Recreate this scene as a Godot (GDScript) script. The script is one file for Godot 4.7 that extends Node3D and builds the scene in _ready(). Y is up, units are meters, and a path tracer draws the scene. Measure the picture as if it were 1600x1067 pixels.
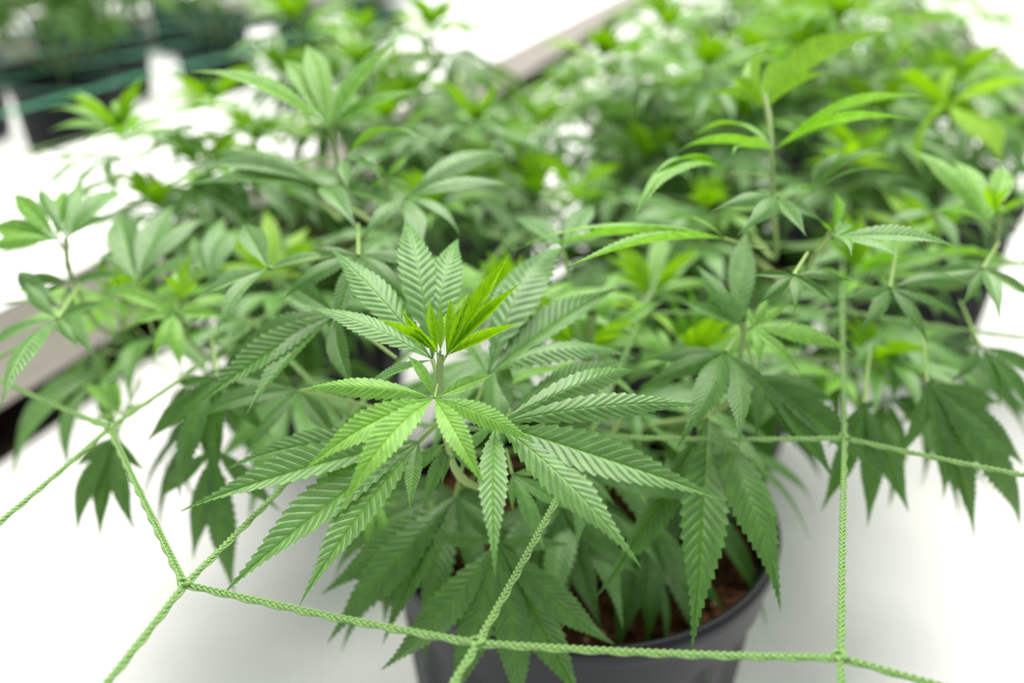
extends Node3D
# A bed of potted hemp plants under a green braided trellis net in a greenhouse.
# Units are metres, y is up, the beds run along -z, the floor of the beds is y = 0.

var M := {}                 # materials
var LEAFLETS := []          # shared leaflet meshes, fine
var LEAFLETS_LITE := []     # shared leaflet meshes, coarse
var COMPOUND := []          # whole leaves in one mesh for plants farther back
var PETIOLE: ArrayMesh
var names := {}
var rng := RandomNumberGenerator.new()

# plant, age, folded, arch, petiole foot, leaf centre, leaf normal, [leaflet tip and width ...]
const LEAVES := [
	[0,1,0,0.10, -0.1281,0.4804,-0.3370, -0.1263,0.4783,-0.3272, 0.1608,0.7880,0.5943, [-0.1903,0.4805,-0.3128,0.0104, -0.1703,0.4626,-0.2760,0.0142, -0.1483,0.4520,-0.2650,0.0146, -0.0897,0.4561,-0.2910,0.0115, -0.0753,0.4643,-0.3223,0.0109, -0.1050,0.4798,-0.3544,0.0071, -0.1452,0.4934,-0.3389,0.0055]],
	[0,2,0,0.05, -0.1315,0.4778,-0.3462, -0.1367,0.4840,-0.3538, 0.0543,0.9781,0.2007, [-0.2145,0.5159,-0.4068,0.0180, -0.1825,0.5262,-0.4380,0.0195, -0.1495,0.5180,-0.4370,0.0186, -0.2083,0.5013,-0.3606,0.0145, -0.1686,0.4727,-0.3336,0.0065]],
	[0,0,1,0.05, -0.1287,0.4859,-0.3430, -0.1258,0.4925,-0.3438, 0.3851,0.7431,0.5472, [-0.1067,0.5294,-0.3909,0.0073, -0.0969,0.5207,-0.3775,0.0059, -0.0910,0.5095,-0.3561,0.0055, -0.1173,0.5212,-0.3607,0.0050, -0.1305,0.5148,-0.3654,0.0056]],
	[0,0,1,0.04, -0.1293,0.4859,-0.3429, -0.1298,0.4936,-0.3433, -0.0567,0.7431,0.6667, [-0.1561,0.5130,-0.3345,0.0052, -0.1484,0.5155,-0.3436,0.0047, -0.1401,0.5137,-0.3623,0.0048, -0.1410,0.5108,-0.3375,0.0031]],
	[0,0,1,0.02, -0.1292,0.4873,-0.3436, -0.1294,0.4938,-0.3458, -0.2522,0.2588,-0.9324, [-0.1341,0.5123,-0.3631,0.0038, -0.1239,0.5126,-0.3776,0.0049, -0.1328,0.5080,-0.3498,0.0027]],
	[0,3,0,0.09, -0.1295,0.4617,-0.3443, -0.0984,0.4643,-0.3345, 0.3227,0.7660,0.5559, [-0.0198,0.4381,-0.2812,0.0172, 0.0123,0.4528,-0.3170,0.0186, -0.0013,0.4659,-0.3754,0.0134, -0.0773,0.4375,-0.2595,0.0127, -0.0418,0.4575,-0.4179,0.0130, -0.1191,0.4473,-0.3225,0.0058]],
	[0,3,0,0.07, -0.1309,0.4533,-0.3455, -0.1465,0.4337,-0.3543, -0.0983,0.8192,0.5651, [-0.2460,0.4196,-0.2856,0.0202, -0.2496,0.4143,-0.3281,0.0147, -0.2112,0.3964,-0.2601,0.0236, -0.1712,0.3996,-0.2609,0.0210, -0.1373,0.4190,-0.3147,0.0089]],
	[0,4,0,0.08, -0.1226,0.3895,-0.3960, -0.1119,0.3538,-0.3806, 0.2919,0.5299,0.7962, [-0.1656,0.2955,-0.3222,0.0202, -0.1253,0.2747,-0.3231,0.0202, -0.0855,0.2678,-0.3331,0.0209, -0.0501,0.2715,-0.3485,0.0221, -0.0378,0.3001,-0.3721,0.0188, -0.1543,0.3572,-0.3709,0.0090, -0.0708,0.3525,-0.3911,0.0087]],
	[0,4,0,0.08, -0.1416,0.3849,-0.4116, -0.1482,0.3565,-0.4126, 0.0633,0.7071,0.7043, [-0.2191,0.3077,-0.3572,0.0210, -0.2077,0.2882,-0.3386,0.0237, -0.1736,0.2904,-0.3440,0.0148, -0.1602,0.3175,-0.3724,0.0102, -0.0980,0.3313,-0.3918,0.0123]],
	[0,4,0,0.06, 0.0013,0.4207,-0.4916, -0.0015,0.4076,-0.4611, 0.3679,0.5000,0.7840, [0.0049,0.3293,-0.3478,0.0264, 0.0495,0.3422,-0.3780,0.0241, -0.0527,0.3239,-0.3814,0.0184]],
	[0,4,0,0.06, -0.0454,0.3526,-0.4789, -0.0331,0.3320,-0.4601, 0.2421,0.3746,0.8950, [-0.0232,0.2478,-0.4276,0.0186, -0.0428,0.2396,-0.4188,0.0182, 0.0067,0.2720,-0.4458,0.0150]],
	[0,4,0,0.06, -0.0943,0.3735,-0.4417, -0.0847,0.3419,-0.4397, 0.1524,0.5000,0.8525, [-0.0779,0.2683,-0.3977,0.0174, -0.0509,0.2750,-0.4065,0.0168, -0.1000,0.2810,-0.4012,0.0151, -0.0313,0.3058,-0.4280,0.0134]],
	[0,3,0,0.06, -0.1262,0.4385,-0.3854, -0.1209,0.4559,-0.3957, 0.1099,0.9659,0.2343, [-0.1037,0.4873,-0.5203,0.0266, -0.0617,0.4762,-0.4914,0.0226, -0.0431,0.4586,-0.4297,0.0153, -0.1342,0.4789,-0.4962,0.0197, -0.1548,0.4702,-0.4285,0.0101]],
	[0,3,0,0.06, -0.1139,0.4227,-0.3806, -0.1057,0.4385,-0.3909, 0.1968,0.9397,0.2797, [-0.0472,0.4500,-0.4473,0.0163, -0.0529,0.4512,-0.4117,0.0119, -0.1239,0.4551,-0.4291,0.0093]],
	[0,3,0,0.05, -0.1301,0.4480,-0.3545, -0.1319,0.4337,-0.3583, 0.2000,0.6428,0.7395, [-0.1382,0.4070,-0.3334,0.0076, -0.1549,0.4158,-0.3365,0.0075, -0.1140,0.4196,-0.3509,0.0049, -0.1308,0.4158,-0.3430,0.0048]],
	[0,2,0,0.06, -0.1067,0.4196,-0.3810, -0.1017,0.4069,-0.3759, 0.3480,0.5736,0.7416, [-0.0791,0.3717,-0.3592,0.0092, -0.0985,0.3900,-0.3643,0.0043, -0.0654,0.3869,-0.3774,0.0085, -0.0823,0.4080,-0.3858,0.0045]],
	[0,3,0,0.06, -0.0814,0.4063,-0.4157, -0.0701,0.3895,-0.4102, 0.3699,0.7660,0.5257, [-0.0311,0.3768,-0.4192,0.0086, -0.0477,0.3749,-0.4046,0.0056, -0.0010,0.3677,-0.4271,0.0143, -0.0641,0.3623,-0.3749,0.0092]],
	[0,1,0,0.05, -0.1950,0.3662,-0.4107, -0.1971,0.3517,-0.4027, -0.0649,0.6428,0.7633, [-0.1966,0.3274,-0.3822,0.0065, -0.2056,0.3349,-0.3893,0.0047, -0.1826,0.3328,-0.3855,0.0060, -0.1833,0.3508,-0.4008,0.0028]],
	[0,1,0,0.05, -0.0616,0.3789,-0.4648, -0.0542,0.3678,-0.4612, 0.3699,0.7660,0.5257, [-0.0407,0.3510,-0.4461,0.0054, -0.0315,0.3595,-0.4650,0.0050, -0.0567,0.3558,-0.4419,0.0047]],
	[0,4,0,0.06, -0.1709,0.3335,-0.4352, -0.1877,0.3040,-0.4271, 0.0733,0.5736,0.8159, [-0.1950,0.2546,-0.3917,0.0125, -0.2140,0.2595,-0.3935,0.0126, -0.1618,0.2648,-0.4019,0.0109]],
	[0,4,0,0.07, 0.0131,0.4531,-0.4975, 0.0043,0.4494,-0.4710, 0.1178,0.7431,0.6587, [-0.0432,0.4445,-0.4570,0.0102, -0.0420,0.4333,-0.4446,0.0114, -0.0153,0.4267,-0.3932,0.0171, 0.0166,0.4279,-0.4024,0.0150, 0.0409,0.4264,-0.4516,0.0097]],
	[0,4,0,0.07, 0.0160,0.4436,-0.5045, 0.0248,0.4279,-0.4878, 0.4070,0.7071,0.5783, [0.0769,0.4079,-0.5000,0.0117, 0.1018,0.3771,-0.4798,0.0190, 0.0777,0.3753,-0.4607,0.0163, 0.0511,0.3937,-0.4644,0.0101, 0.0279,0.3998,-0.4556,0.0088]],
	[0,1,0,0.07, 0.0137,0.4576,-0.4833, 0.0179,0.4645,-0.4769, 0.2880,0.8192,0.4960, [0.0783,0.4498,-0.4877,0.0129, 0.0481,0.4452,-0.4626,0.0079, 0.0241,0.4489,-0.4547,0.0057, 0.0377,0.4712,-0.4995,0.0063, 0.0256,0.4756,-0.4997,0.0054, 0.0140,0.4730,-0.4887,0.0031]],
	[0,2,0,0.05, 0.0144,0.4496,-0.4960, 0.0118,0.4549,-0.4981, -0.1283,0.8660,0.4833, [-0.0006,0.4683,-0.5253,0.0067, 0.0090,0.4934,-0.5724,0.0172, -0.0200,0.4782,-0.5346,0.0110, -0.0284,0.4596,-0.5171,0.0092]],
	[0,4,0,0.06, -0.1739,0.4592,-0.3946, -0.2224,0.4700,-0.4202, -0.0908,0.8480,0.5221, [-0.2705,0.4433,-0.3381,0.0203, -0.2371,0.4452,-0.3371,0.0180, -0.2797,0.4463,-0.3918,0.0140, -0.1887,0.4443,-0.3727,0.0131, -0.2801,0.4689,-0.4595,0.0143]],
	[0,4,0,0.06, -0.1846,0.4235,-0.3957, -0.2508,0.4147,-0.4176, -0.0424,0.8660,0.4982, [-0.3149,0.3964,-0.3913,0.0147, -0.2688,0.3879,-0.3725,0.0113, -0.3191,0.4153,-0.4244,0.0141, -0.2070,0.3989,-0.3864,0.0115]],
	[1,4,0,0.06, -0.3427,0.4223,-0.4631, -0.3138,0.4121,-0.4228, 0.0759,0.5299,0.8446, [-0.3248,0.3429,-0.3783,0.0170, -0.3006,0.3558,-0.3887,0.0138, -0.2692,0.3819,-0.4078,0.0115, -0.3569,0.3712,-0.3933,0.0136, -0.3442,0.4063,-0.4164,0.0065]],
	[1,4,0,0.06, -0.3342,0.3902,-0.4490, -0.3209,0.3605,-0.4160, 0.1595,0.4226,0.8922, [-0.3275,0.2907,-0.3818,0.0160, -0.2965,0.2706,-0.3778,0.0206, -0.2707,0.3234,-0.4074,0.0129, -0.3547,0.3272,-0.3942,0.0107]],
	[1,4,0,0.06, -0.4227,0.3674,-0.4779, -0.4102,0.3481,-0.4285, 0.0775,0.5000,0.8625, [-0.4280,0.2828,-0.3890,0.0161, -0.4102,0.2814,-0.3898,0.0158, -0.3828,0.2892,-0.3968,0.0148, -0.4388,0.3237,-0.4117,0.0084, -0.3802,0.3268,-0.4188,0.0078]],
	[1,1,0,0.05, -0.4222,0.3631,-0.4758, -0.4335,0.3412,-0.4616, -0.0424,0.8660,0.4982, [-0.4827,0.3507,-0.4824,0.0111, -0.4688,0.3551,-0.4888,0.0096, -0.4562,0.3578,-0.4925,0.0086, -0.4578,0.3358,-0.4544,0.0053, -0.4122,0.3490,-0.4734,0.0053]],
	[1,3,0,0.07, -0.4330,0.4543,-0.4551, -0.4053,0.4544,-0.3982, -0.0486,0.8192,0.5715, [-0.4460,0.4338,-0.3720,0.0108, -0.3740,0.4411,-0.3139,0.0181, -0.3777,0.4447,-0.3818,0.0069, -0.4453,0.4670,-0.4196,0.0096, -0.3747,0.4650,-0.4107,0.0071]],
	[1,3,0,0.06, -0.4330,0.4543,-0.4551, -0.4321,0.4458,-0.4295, -0.1283,0.8660,0.4833, [-0.4910,0.4538,-0.4594,0.0136, -0.4707,0.4464,-0.4406,0.0082, -0.3773,0.4330,-0.3920,0.0139]],
	[1,3,0,0.05, -0.4053,0.4062,-0.4809, -0.4088,0.4473,-0.4795, 0.0453,0.9848,0.1676, [-0.4902,0.4643,-0.5736,0.0258, -0.4416,0.4728,-0.5803,0.0224, -0.3987,0.4660,-0.5670,0.0185, -0.3638,0.4572,-0.5182,0.0123, -0.4531,0.4572,-0.4941,0.0098]],
	[1,1,0,0.07, -0.3677,0.4182,-0.4650, -0.3635,0.4381,-0.4549, 0.1498,0.8192,0.5537, [-0.4167,0.4485,-0.4558,0.0111, -0.3893,0.4317,-0.4384,0.0064, -0.3609,0.4155,-0.4220,0.0082, -0.3396,0.4114,-0.4217,0.0100, -0.3227,0.4361,-0.4629,0.0085, -0.3319,0.4369,-0.4950,0.0105, -0.3809,0.4555,-0.4912,0.0090]],
	[1,0,1,0.05, -0.3640,0.4303,-0.4615, -0.3655,0.4423,-0.4672, -0.2261,0.5000,-0.8360, [-0.3842,0.4638,-0.4946,0.0081, -0.3736,0.4679,-0.4995,0.0086, -0.3664,0.4672,-0.4520,0.0060, -0.3446,0.4612,-0.4615,0.0059]],
	[1,2,0,0.06, -0.3712,0.4142,-0.4728, -0.3685,0.4402,-0.5083, 0.2424,0.9397,0.2413, [-0.3808,0.4561,-0.5775,0.0148, -0.4023,0.4625,-0.5857,0.0179, -0.3474,0.4420,-0.5362,0.0072, -0.4201,0.4515,-0.5645,0.0158]],
	[1,1,0,0.07, -0.4389,0.4736,-0.4526, -0.4386,0.4866,-0.4485, -0.1649,0.7660,0.6213, [-0.5017,0.5030,-0.4828,0.0138, -0.5145,0.4836,-0.4650,0.0159, -0.5010,0.4719,-0.4470,0.0131, -0.4634,0.5092,-0.4963,0.0115]],
	[1,2,0,0.10, -0.4389,0.4736,-0.4526, -0.4332,0.4866,-0.4500, 0.3468,0.9063,0.2416, [-0.4354,0.4977,-0.5195,0.0144, -0.4341,0.4886,-0.4937,0.0090, -0.4851,0.5051,-0.4884,0.0100, -0.4617,0.5087,-0.5073,0.0139]],
	[1,3,0,0.06, -0.4432,0.4663,-0.4584, -0.4416,0.4543,-0.4527, 0.0575,0.7660,0.6402, [-0.4799,0.4558,-0.4510,0.0079, -0.4588,0.4437,-0.4385,0.0051, -0.4117,0.4243,-0.4195,0.0110, -0.4012,0.4595,-0.4626,0.0086]],
	[1,1,0,0.08, -0.2795,0.5354,-0.5528, -0.2796,0.5510,-0.5431, 0.0893,0.9397,0.3302, [-0.3571,0.5909,-0.5074,0.0193, -0.3317,0.5949,-0.6217,0.0185, -0.3483,0.5839,-0.6116,0.0161, -0.2465,0.6041,-0.5968,0.0169, -0.2772,0.5818,-0.6122,0.0155, -0.2248,0.5722,-0.5864,0.0150]],
	[1,2,0,0.10, -0.2760,0.5190,-0.5453, -0.2650,0.5310,-0.5369, -0.1795,0.9063,-0.3826, [-0.1934,0.5506,-0.5136,0.0160, -0.2951,0.5303,-0.4933,0.0109, -0.2250,0.5235,-0.5088,0.0101, -0.2469,0.5197,-0.5009,0.0086]],
	[1,3,0,0.06, -0.2730,0.5026,-0.5378, -0.2780,0.5151,-0.5252, 0.0807,0.9511,0.2983, [-0.3612,0.5290,-0.4923,0.0151, -0.3533,0.5235,-0.4741,0.0164, -0.3922,0.5201,-0.5672,0.0177, -0.2068,0.5084,-0.5060,0.0152, -0.2251,0.5069,-0.4652,0.0165]],
	[1,1,0,0.05, -0.2326,0.5054,-0.5238, -0.2305,0.5240,-0.5251, 0.4409,0.6428,0.6265, [-0.2204,0.5364,-0.5450,0.0052, -0.2399,0.5345,-0.5293,0.0030, -0.2385,0.5171,-0.5124,0.0034, -0.2108,0.5145,-0.5292,0.0045]],
	[1,3,0,0.06, -0.2321,0.5014,-0.5219, -0.2098,0.5159,-0.5090, 0.2655,0.9272,0.2643, [-0.1576,0.5292,-0.5826,0.0187, -0.1436,0.5235,-0.5308,0.0144, -0.1794,0.4980,-0.4554,0.0132, -0.1630,0.5033,-0.4801,0.0116, -0.2241,0.4998,-0.4618,0.0107]],
	[1,3,0,0.06, -0.2523,0.4819,-0.4801, -0.2604,0.4966,-0.4152, -0.0290,0.9397,0.3408, [-0.2943,0.4847,-0.3854,0.0095, -0.2654,0.4779,-0.3641,0.0112, -0.2256,0.5028,-0.4295,0.0078, -0.3117,0.5008,-0.4737,0.0160]],
	[1,4,0,0.06, -0.2320,0.5057,-0.4802, -0.2105,0.5033,-0.4322, 0.1306,0.8660,0.4827, [-0.2419,0.4869,-0.3943,0.0106, -0.2065,0.4760,-0.3842,0.0114, -0.1706,0.4847,-0.4096,0.0101, -0.1642,0.4985,-0.4361,0.0096, -0.2412,0.5057,-0.4282,0.0064]],
	[2,1,0,0.12, 0.0211,0.5348,-0.5816, 0.0196,0.5463,-0.5773, -0.3543,0.7880,-0.5035, [0.1148,0.5769,-0.6187,0.0179, 0.1000,0.5708,-0.5728,0.0173, 0.0803,0.5750,-0.5502,0.0137, -0.0049,0.5560,-0.5175,0.0123, -0.0420,0.5467,-0.5415,0.0146, -0.0357,0.5422,-0.6185,0.0142]],
	[2,0,1,0.08, 0.0172,0.5499,-0.5979, 0.0120,0.5639,-0.6230, -0.4984,0.5000,-0.7082, [0.0959,0.6095,-0.7079,0.0172, 0.0536,0.5876,-0.6464,0.0109, 0.0351,0.5928,-0.6829,0.0101, -0.0148,0.5782,-0.6619,0.0101, -0.0306,0.5707,-0.6344,0.0091, 0.0098,0.5969,-0.6975,0.0095]],
	[2,1,0,0.10, 0.0210,0.5268,-0.5872, -0.0060,0.5332,-0.5637, 0.0522,0.7880,-0.6134, [-0.0569,0.5211,-0.4856,0.0184, -0.0538,0.5351,-0.5130,0.0143, -0.0521,0.5313,-0.4727,0.0101]],
	[2,1,0,0.08, 0.0205,0.5000,-0.5152, -0.0047,0.5120,-0.4950, 0.0358,0.9063,-0.4211, [-0.0829,0.5147,-0.4171,0.0130, -0.1284,0.4993,-0.4745,0.0172, -0.1169,0.4903,-0.5118,0.0150, -0.0451,0.5105,-0.5221,0.0100]],
	[2,2,0,0.10, 0.0495,0.5025,-0.5048, 0.0555,0.5176,-0.4948, 0.2432,0.9063,0.3456, [0.1223,0.5181,-0.4937,0.0137, 0.0891,0.5184,-0.4655,0.0091, 0.0627,0.5196,-0.4589,0.0075, 0.0659,0.5141,-0.5346,0.0085]],
	[2,3,0,0.10, 0.0250,0.5108,-0.5607, 0.0462,0.5268,-0.5552, -0.2156,0.9272,-0.3063, [0.1001,0.5384,-0.6145,0.0166, 0.0913,0.5395,-0.5738,0.0103, 0.0324,0.5364,-0.5175,0.0085, 0.0735,0.5322,-0.6235,0.0145]],
	[2,3,0,0.08, 0.0234,0.5159,-0.5435, 0.0245,0.5281,-0.5305, 0.1678,0.7660,0.6205, [0.0413,0.5182,-0.4912,0.0090, -0.0138,0.5262,-0.4998,0.0101, 0.0025,0.5182,-0.4807,0.0113, 0.0538,0.5164,-0.5240,0.0066]],
	[2,4,0,0.08, 0.0430,0.5100,-0.4875, 0.0355,0.5048,-0.4634, 0.1678,0.7660,0.6205, [0.0359,0.4962,-0.4300,0.0071, 0.0168,0.4922,-0.4428,0.0063, 0.0568,0.4947,-0.4567,0.0050, 0.0116,0.5048,-0.4570,0.0051, 0.0663,0.5022,-0.4686,0.0064]],
	[2,4,0,0.07, 0.1041,0.4884,-0.5707, 0.0968,0.4790,-0.5250, 0.2880,0.8192,0.4960, [0.1394,0.4632,-0.5237,0.0093, 0.1193,0.4553,-0.4989,0.0086, 0.0779,0.4634,-0.4882,0.0091, 0.1486,0.4751,-0.5487,0.0117, 0.0661,0.4764,-0.5028,0.0078]],
	[2,1,1,0.04, 0.0493,0.5042,-0.5056, 0.0571,0.5143,-0.5129, 0.2367,0.4226,0.8749, [0.0579,0.5316,-0.5414,0.0068, 0.0489,0.5212,-0.5140,0.0022, 0.0651,0.5229,-0.5192,0.0027]],
	[2,4,0,0.06, 0.1344,0.4308,-0.5952, 0.1343,0.4091,-0.5425, 0.3881,0.4067,0.8270, [0.1545,0.3372,-0.5166,0.0159, 0.1788,0.3122,-0.5157,0.0189, 0.2087,0.3147,-0.5309,0.0219, 0.2068,0.3526,-0.5487,0.0182, 0.1857,0.3925,-0.5584,0.0115, 0.1204,0.3642,-0.5139,0.0113]],
	[2,4,0,0.06, 0.1021,0.4148,-0.5782, 0.0962,0.3971,-0.5260, 0.2306,0.4695,0.8523, [0.0767,0.3346,-0.4863,0.0144, 0.1071,0.3258,-0.4897,0.0165, 0.1323,0.3339,-0.5010,0.0158, 0.1099,0.3584,-0.5084,0.0091, 0.0752,0.3713,-0.5061,0.0079]],
	[2,4,0,0.07, 0.1683,0.4284,-0.6447, 0.1752,0.4148,-0.5980, 0.4409,0.6428,0.6265, [0.2285,0.3871,-0.6071,0.0125, 0.2186,0.3690,-0.5816,0.0134, 0.1900,0.3800,-0.5727,0.0093, 0.1526,0.3985,-0.5654,0.0088]],
	[2,3,0,0.08, 0.1744,0.4848,-0.6128, 0.1556,0.4825,-0.5649, 0.1846,0.7071,0.6826, [0.1587,0.4675,-0.5165,0.0104, 0.1425,0.4641,-0.5423,0.0066, 0.1887,0.4671,-0.5580,0.0076, 0.1186,0.4794,-0.5517,0.0081]],
	[2,1,0,0.07, 0.1824,0.4777,-0.6425, 0.1695,0.4927,-0.6363, -0.0358,0.9063,0.4211, [0.1190,0.5280,-0.6822,0.0158, 0.1261,0.5042,-0.6096,0.0107, 0.1940,0.5027,-0.6480,0.0059, 0.1514,0.5171,-0.7062,0.0156, 0.1895,0.5128,-0.7143,0.0160]],
	[2,0,1,0.05, 0.1794,0.4827,-0.6338, 0.1778,0.4947,-0.6395, -0.2261,0.5000,-0.8360, [0.1593,0.5220,-0.6182,0.0080, 0.1758,0.5220,-0.6227,0.0066, 0.1925,0.5114,-0.6335,0.0047]],
	[2,0,0,0.06, 0.2055,0.4607,-0.9253, 0.1885,0.5183,-0.9305, -0.3480,0.5736,-0.7416, [0.1626,0.4749,-0.8523,0.0461, 0.2295,0.4808,-0.8635,0.0522, 0.2651,0.5423,-0.9340,0.0233, 0.1356,0.5438,-0.9684,0.0296, 0.2106,0.5398,-1.0162,0.0256]],
	[2,3,0,0.07, 0.1750,0.4225,-0.7601, 0.1634,0.4595,-0.7661, 0.1104,0.9063,0.4080, [0.1331,0.4733,-0.7885,0.0082, 0.1211,0.4529,-0.7399,0.0103, 0.1800,0.4372,-0.7209,0.0109, 0.2076,0.4698,-0.8008,0.0117]],
	[1,3,0,0.06, -0.1024,0.4608,-0.5280, -0.1059,0.4862,-0.5203, 0.0893,0.9397,0.3302, [-0.1579,0.4838,-0.5836,0.0168, -0.0743,0.4937,-0.5327,0.0071, -0.1163,0.4802,-0.4752,0.0096, -0.0997,0.4923,-0.6036,0.0172]],
]


func _ready() -> void:
	camera_and_light()
	materials()
	setting()
	meshes()
	potted_plants()
	trellis()
	shady_net()
	neighbours()

# ------------------------------------------------------------------ camera, sky, light
func camera_and_light() -> void:
	var cam := Camera3D.new()
	cam.name = "camera"
	cam.fov = 43.625
	cam.near = 0.02
	cam.far = 200.0
	cam.position = Vector3(0, 0.68, 0)
	cam.rotation = Vector3(deg_to_rad(-26.237), deg_to_rad(15.136), 0)
	var lens := CameraAttributesPhysical.new()
	lens.frustum_focal_length = 30.0
	lens.frustum_focus_distance = 0.405
	lens.exposure_aperture = 3.2
	cam.attributes = lens
	add_child(cam)
	cam.current = true
	var env := Environment.new()
	env.background_mode = Environment.BG_SKY
	var sky := Sky.new()
	var sm := ProceduralSkyMaterial.new()
	sm.sky_top_color = Color(0.97, 0.985, 1.0)
	sm.sky_horizon_color = Color(0.93, 0.95, 0.96)
	sm.sky_energy_multiplier = 0.62
	sm.ground_bottom_color = Color(0.55, 0.56, 0.55)
	sm.ground_horizon_color = Color(0.85, 0.87, 0.87)
	sky.sky_material = sm
	env.sky = sky
	env.tonemap_mode = Environment.TONE_MAPPER_LINEAR
	env.tonemap_exposure = 2.15
	env.sdfgi_enabled = true
	env.ssao_enabled = true
	env.ssil_enabled = true
	var we := WorldEnvironment.new()
	we.name = "environment"
	we.environment = env
	add_child(we)
	# the sun through the milky greenhouse film: wide, soft, high and a little behind the plants
	var sun := DirectionalLight3D.new()
	sun.name = "sun"
	sun.rotation = Vector3(deg_to_rad(-66), deg_to_rad(190), 0)
	sun.light_energy = 1.0
	sun.light_color = Color(1.0, 0.985, 0.95)
	sun.light_angular_distance = 60.0
	sun.shadow_enabled = true
	sun.sky_mode = DirectionalLight3D.SKY_MODE_LIGHT_ONLY
	add_child(sun)

# ------------------------------------------------------------------ small helpers
func numbered(called: String) -> String:
	var n: int = names.get(called, 0)
	names[called] = n + 1
	return called if n == 0 else "%s_%03d" % [called, n]

func thing(called: String, label: String, category: String, where: Vector3, group := "", kind := "") -> Node3D:
	var o := Node3D.new()
	o.name = numbered(called)
	o.position = where
	o.set_meta("label", label)
	o.set_meta("category", category)
	if group != "":
		o.set_meta("group", group)
	if kind != "":
		o.set_meta("kind", kind)
	add_child(o)
	return o

func part(called: String, mesh: Mesh, mat: Material, parent: Node, where := Transform3D()) -> MeshInstance3D:
	var o := MeshInstance3D.new()
	o.name = called
	o.mesh = mesh
	o.material_override = mat
	o.transform = where
	parent.add_child(o, true)
	return o

func lin(r: float, g: float, b: float) -> Color:
	return Color(r, g, b).linear_to_srgb()

# mesh from vertex, uv and index lists, with smooth normals
func solid(v: PackedVector3Array, ix: PackedInt32Array, uv := PackedVector2Array()) -> ArrayMesh:
	var n := PackedVector3Array()
	n.resize(v.size())
	for i in range(0, ix.size(), 3):
		var a := v[ix[i]]
		var c := (v[ix[i + 2]] - a).cross(v[ix[i + 1]] - a)
		for k in 3:
			n[ix[i + k]] += c
	for i in n.size():
		n[i] = n[i].normalized() if n[i].length_squared() > 0.0 else Vector3.UP
	var arr := []
	arr.resize(Mesh.ARRAY_MAX)
	arr[Mesh.ARRAY_VERTEX] = v
	arr[Mesh.ARRAY_NORMAL] = n
	if uv.size():
		arr[Mesh.ARRAY_TEX_UV] = uv
	arr[Mesh.ARRAY_INDEX] = ix
	var m := ArrayMesh.new()
	m.add_surface_from_arrays(Mesh.PRIMITIVE_TRIANGLES, arr)
	return m

# append a grid of (rows x cols) points as quads
func grid(ix: PackedInt32Array, first: int, rows: int, cols: int, flip := false) -> void:
	for i in rows - 1:
		for j in cols - 1:
			var a := first + i * cols + j
			var q := [a, a + 1, a + cols, a + 1, a + cols + 1, a + cols]
			if flip:
				q.reverse()
			ix.append_array(PackedInt32Array(q))

# a tube along points with a radius for each
func tube(pts: PackedVector3Array, radii: PackedFloat32Array, sides: int, v: PackedVector3Array, ix: PackedInt32Array) -> void:
	var first := v.size()
	var side := Vector3.ZERO
	for i in pts.size():
		var t := (pts[mini(i + 1, pts.size() - 1)] - pts[maxi(i - 1, 0)]).normalized()
		if i == 0:
			side = t.cross(Vector3(0.31, 0.2, 0.93)).normalized()
		side = (side - t * side.dot(t)).normalized()
		var up := t.cross(side)
		for k in sides + 1:
			var a := TAU * k / sides
			v.append(pts[i] + (side * cos(a) + up * sin(a)) * radii[i])
	grid(ix, first, pts.size(), sides + 1, true)

func bent(points: Array, steps: int) -> PackedVector3Array:   # a smooth line through the points
	var c := Curve3D.new()
	for i in points.size():
		var t: Vector3 = (points[mini(i + 1, points.size() - 1)] - points[maxi(i - 1, 0)]) / 6.0
		c.add_point(points[i], -t, t)
	var out := PackedVector3Array()
	for k in steps + 1:
		out.append(c.sample_baked(c.get_baked_length() * k / steps, true))
	return out

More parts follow.
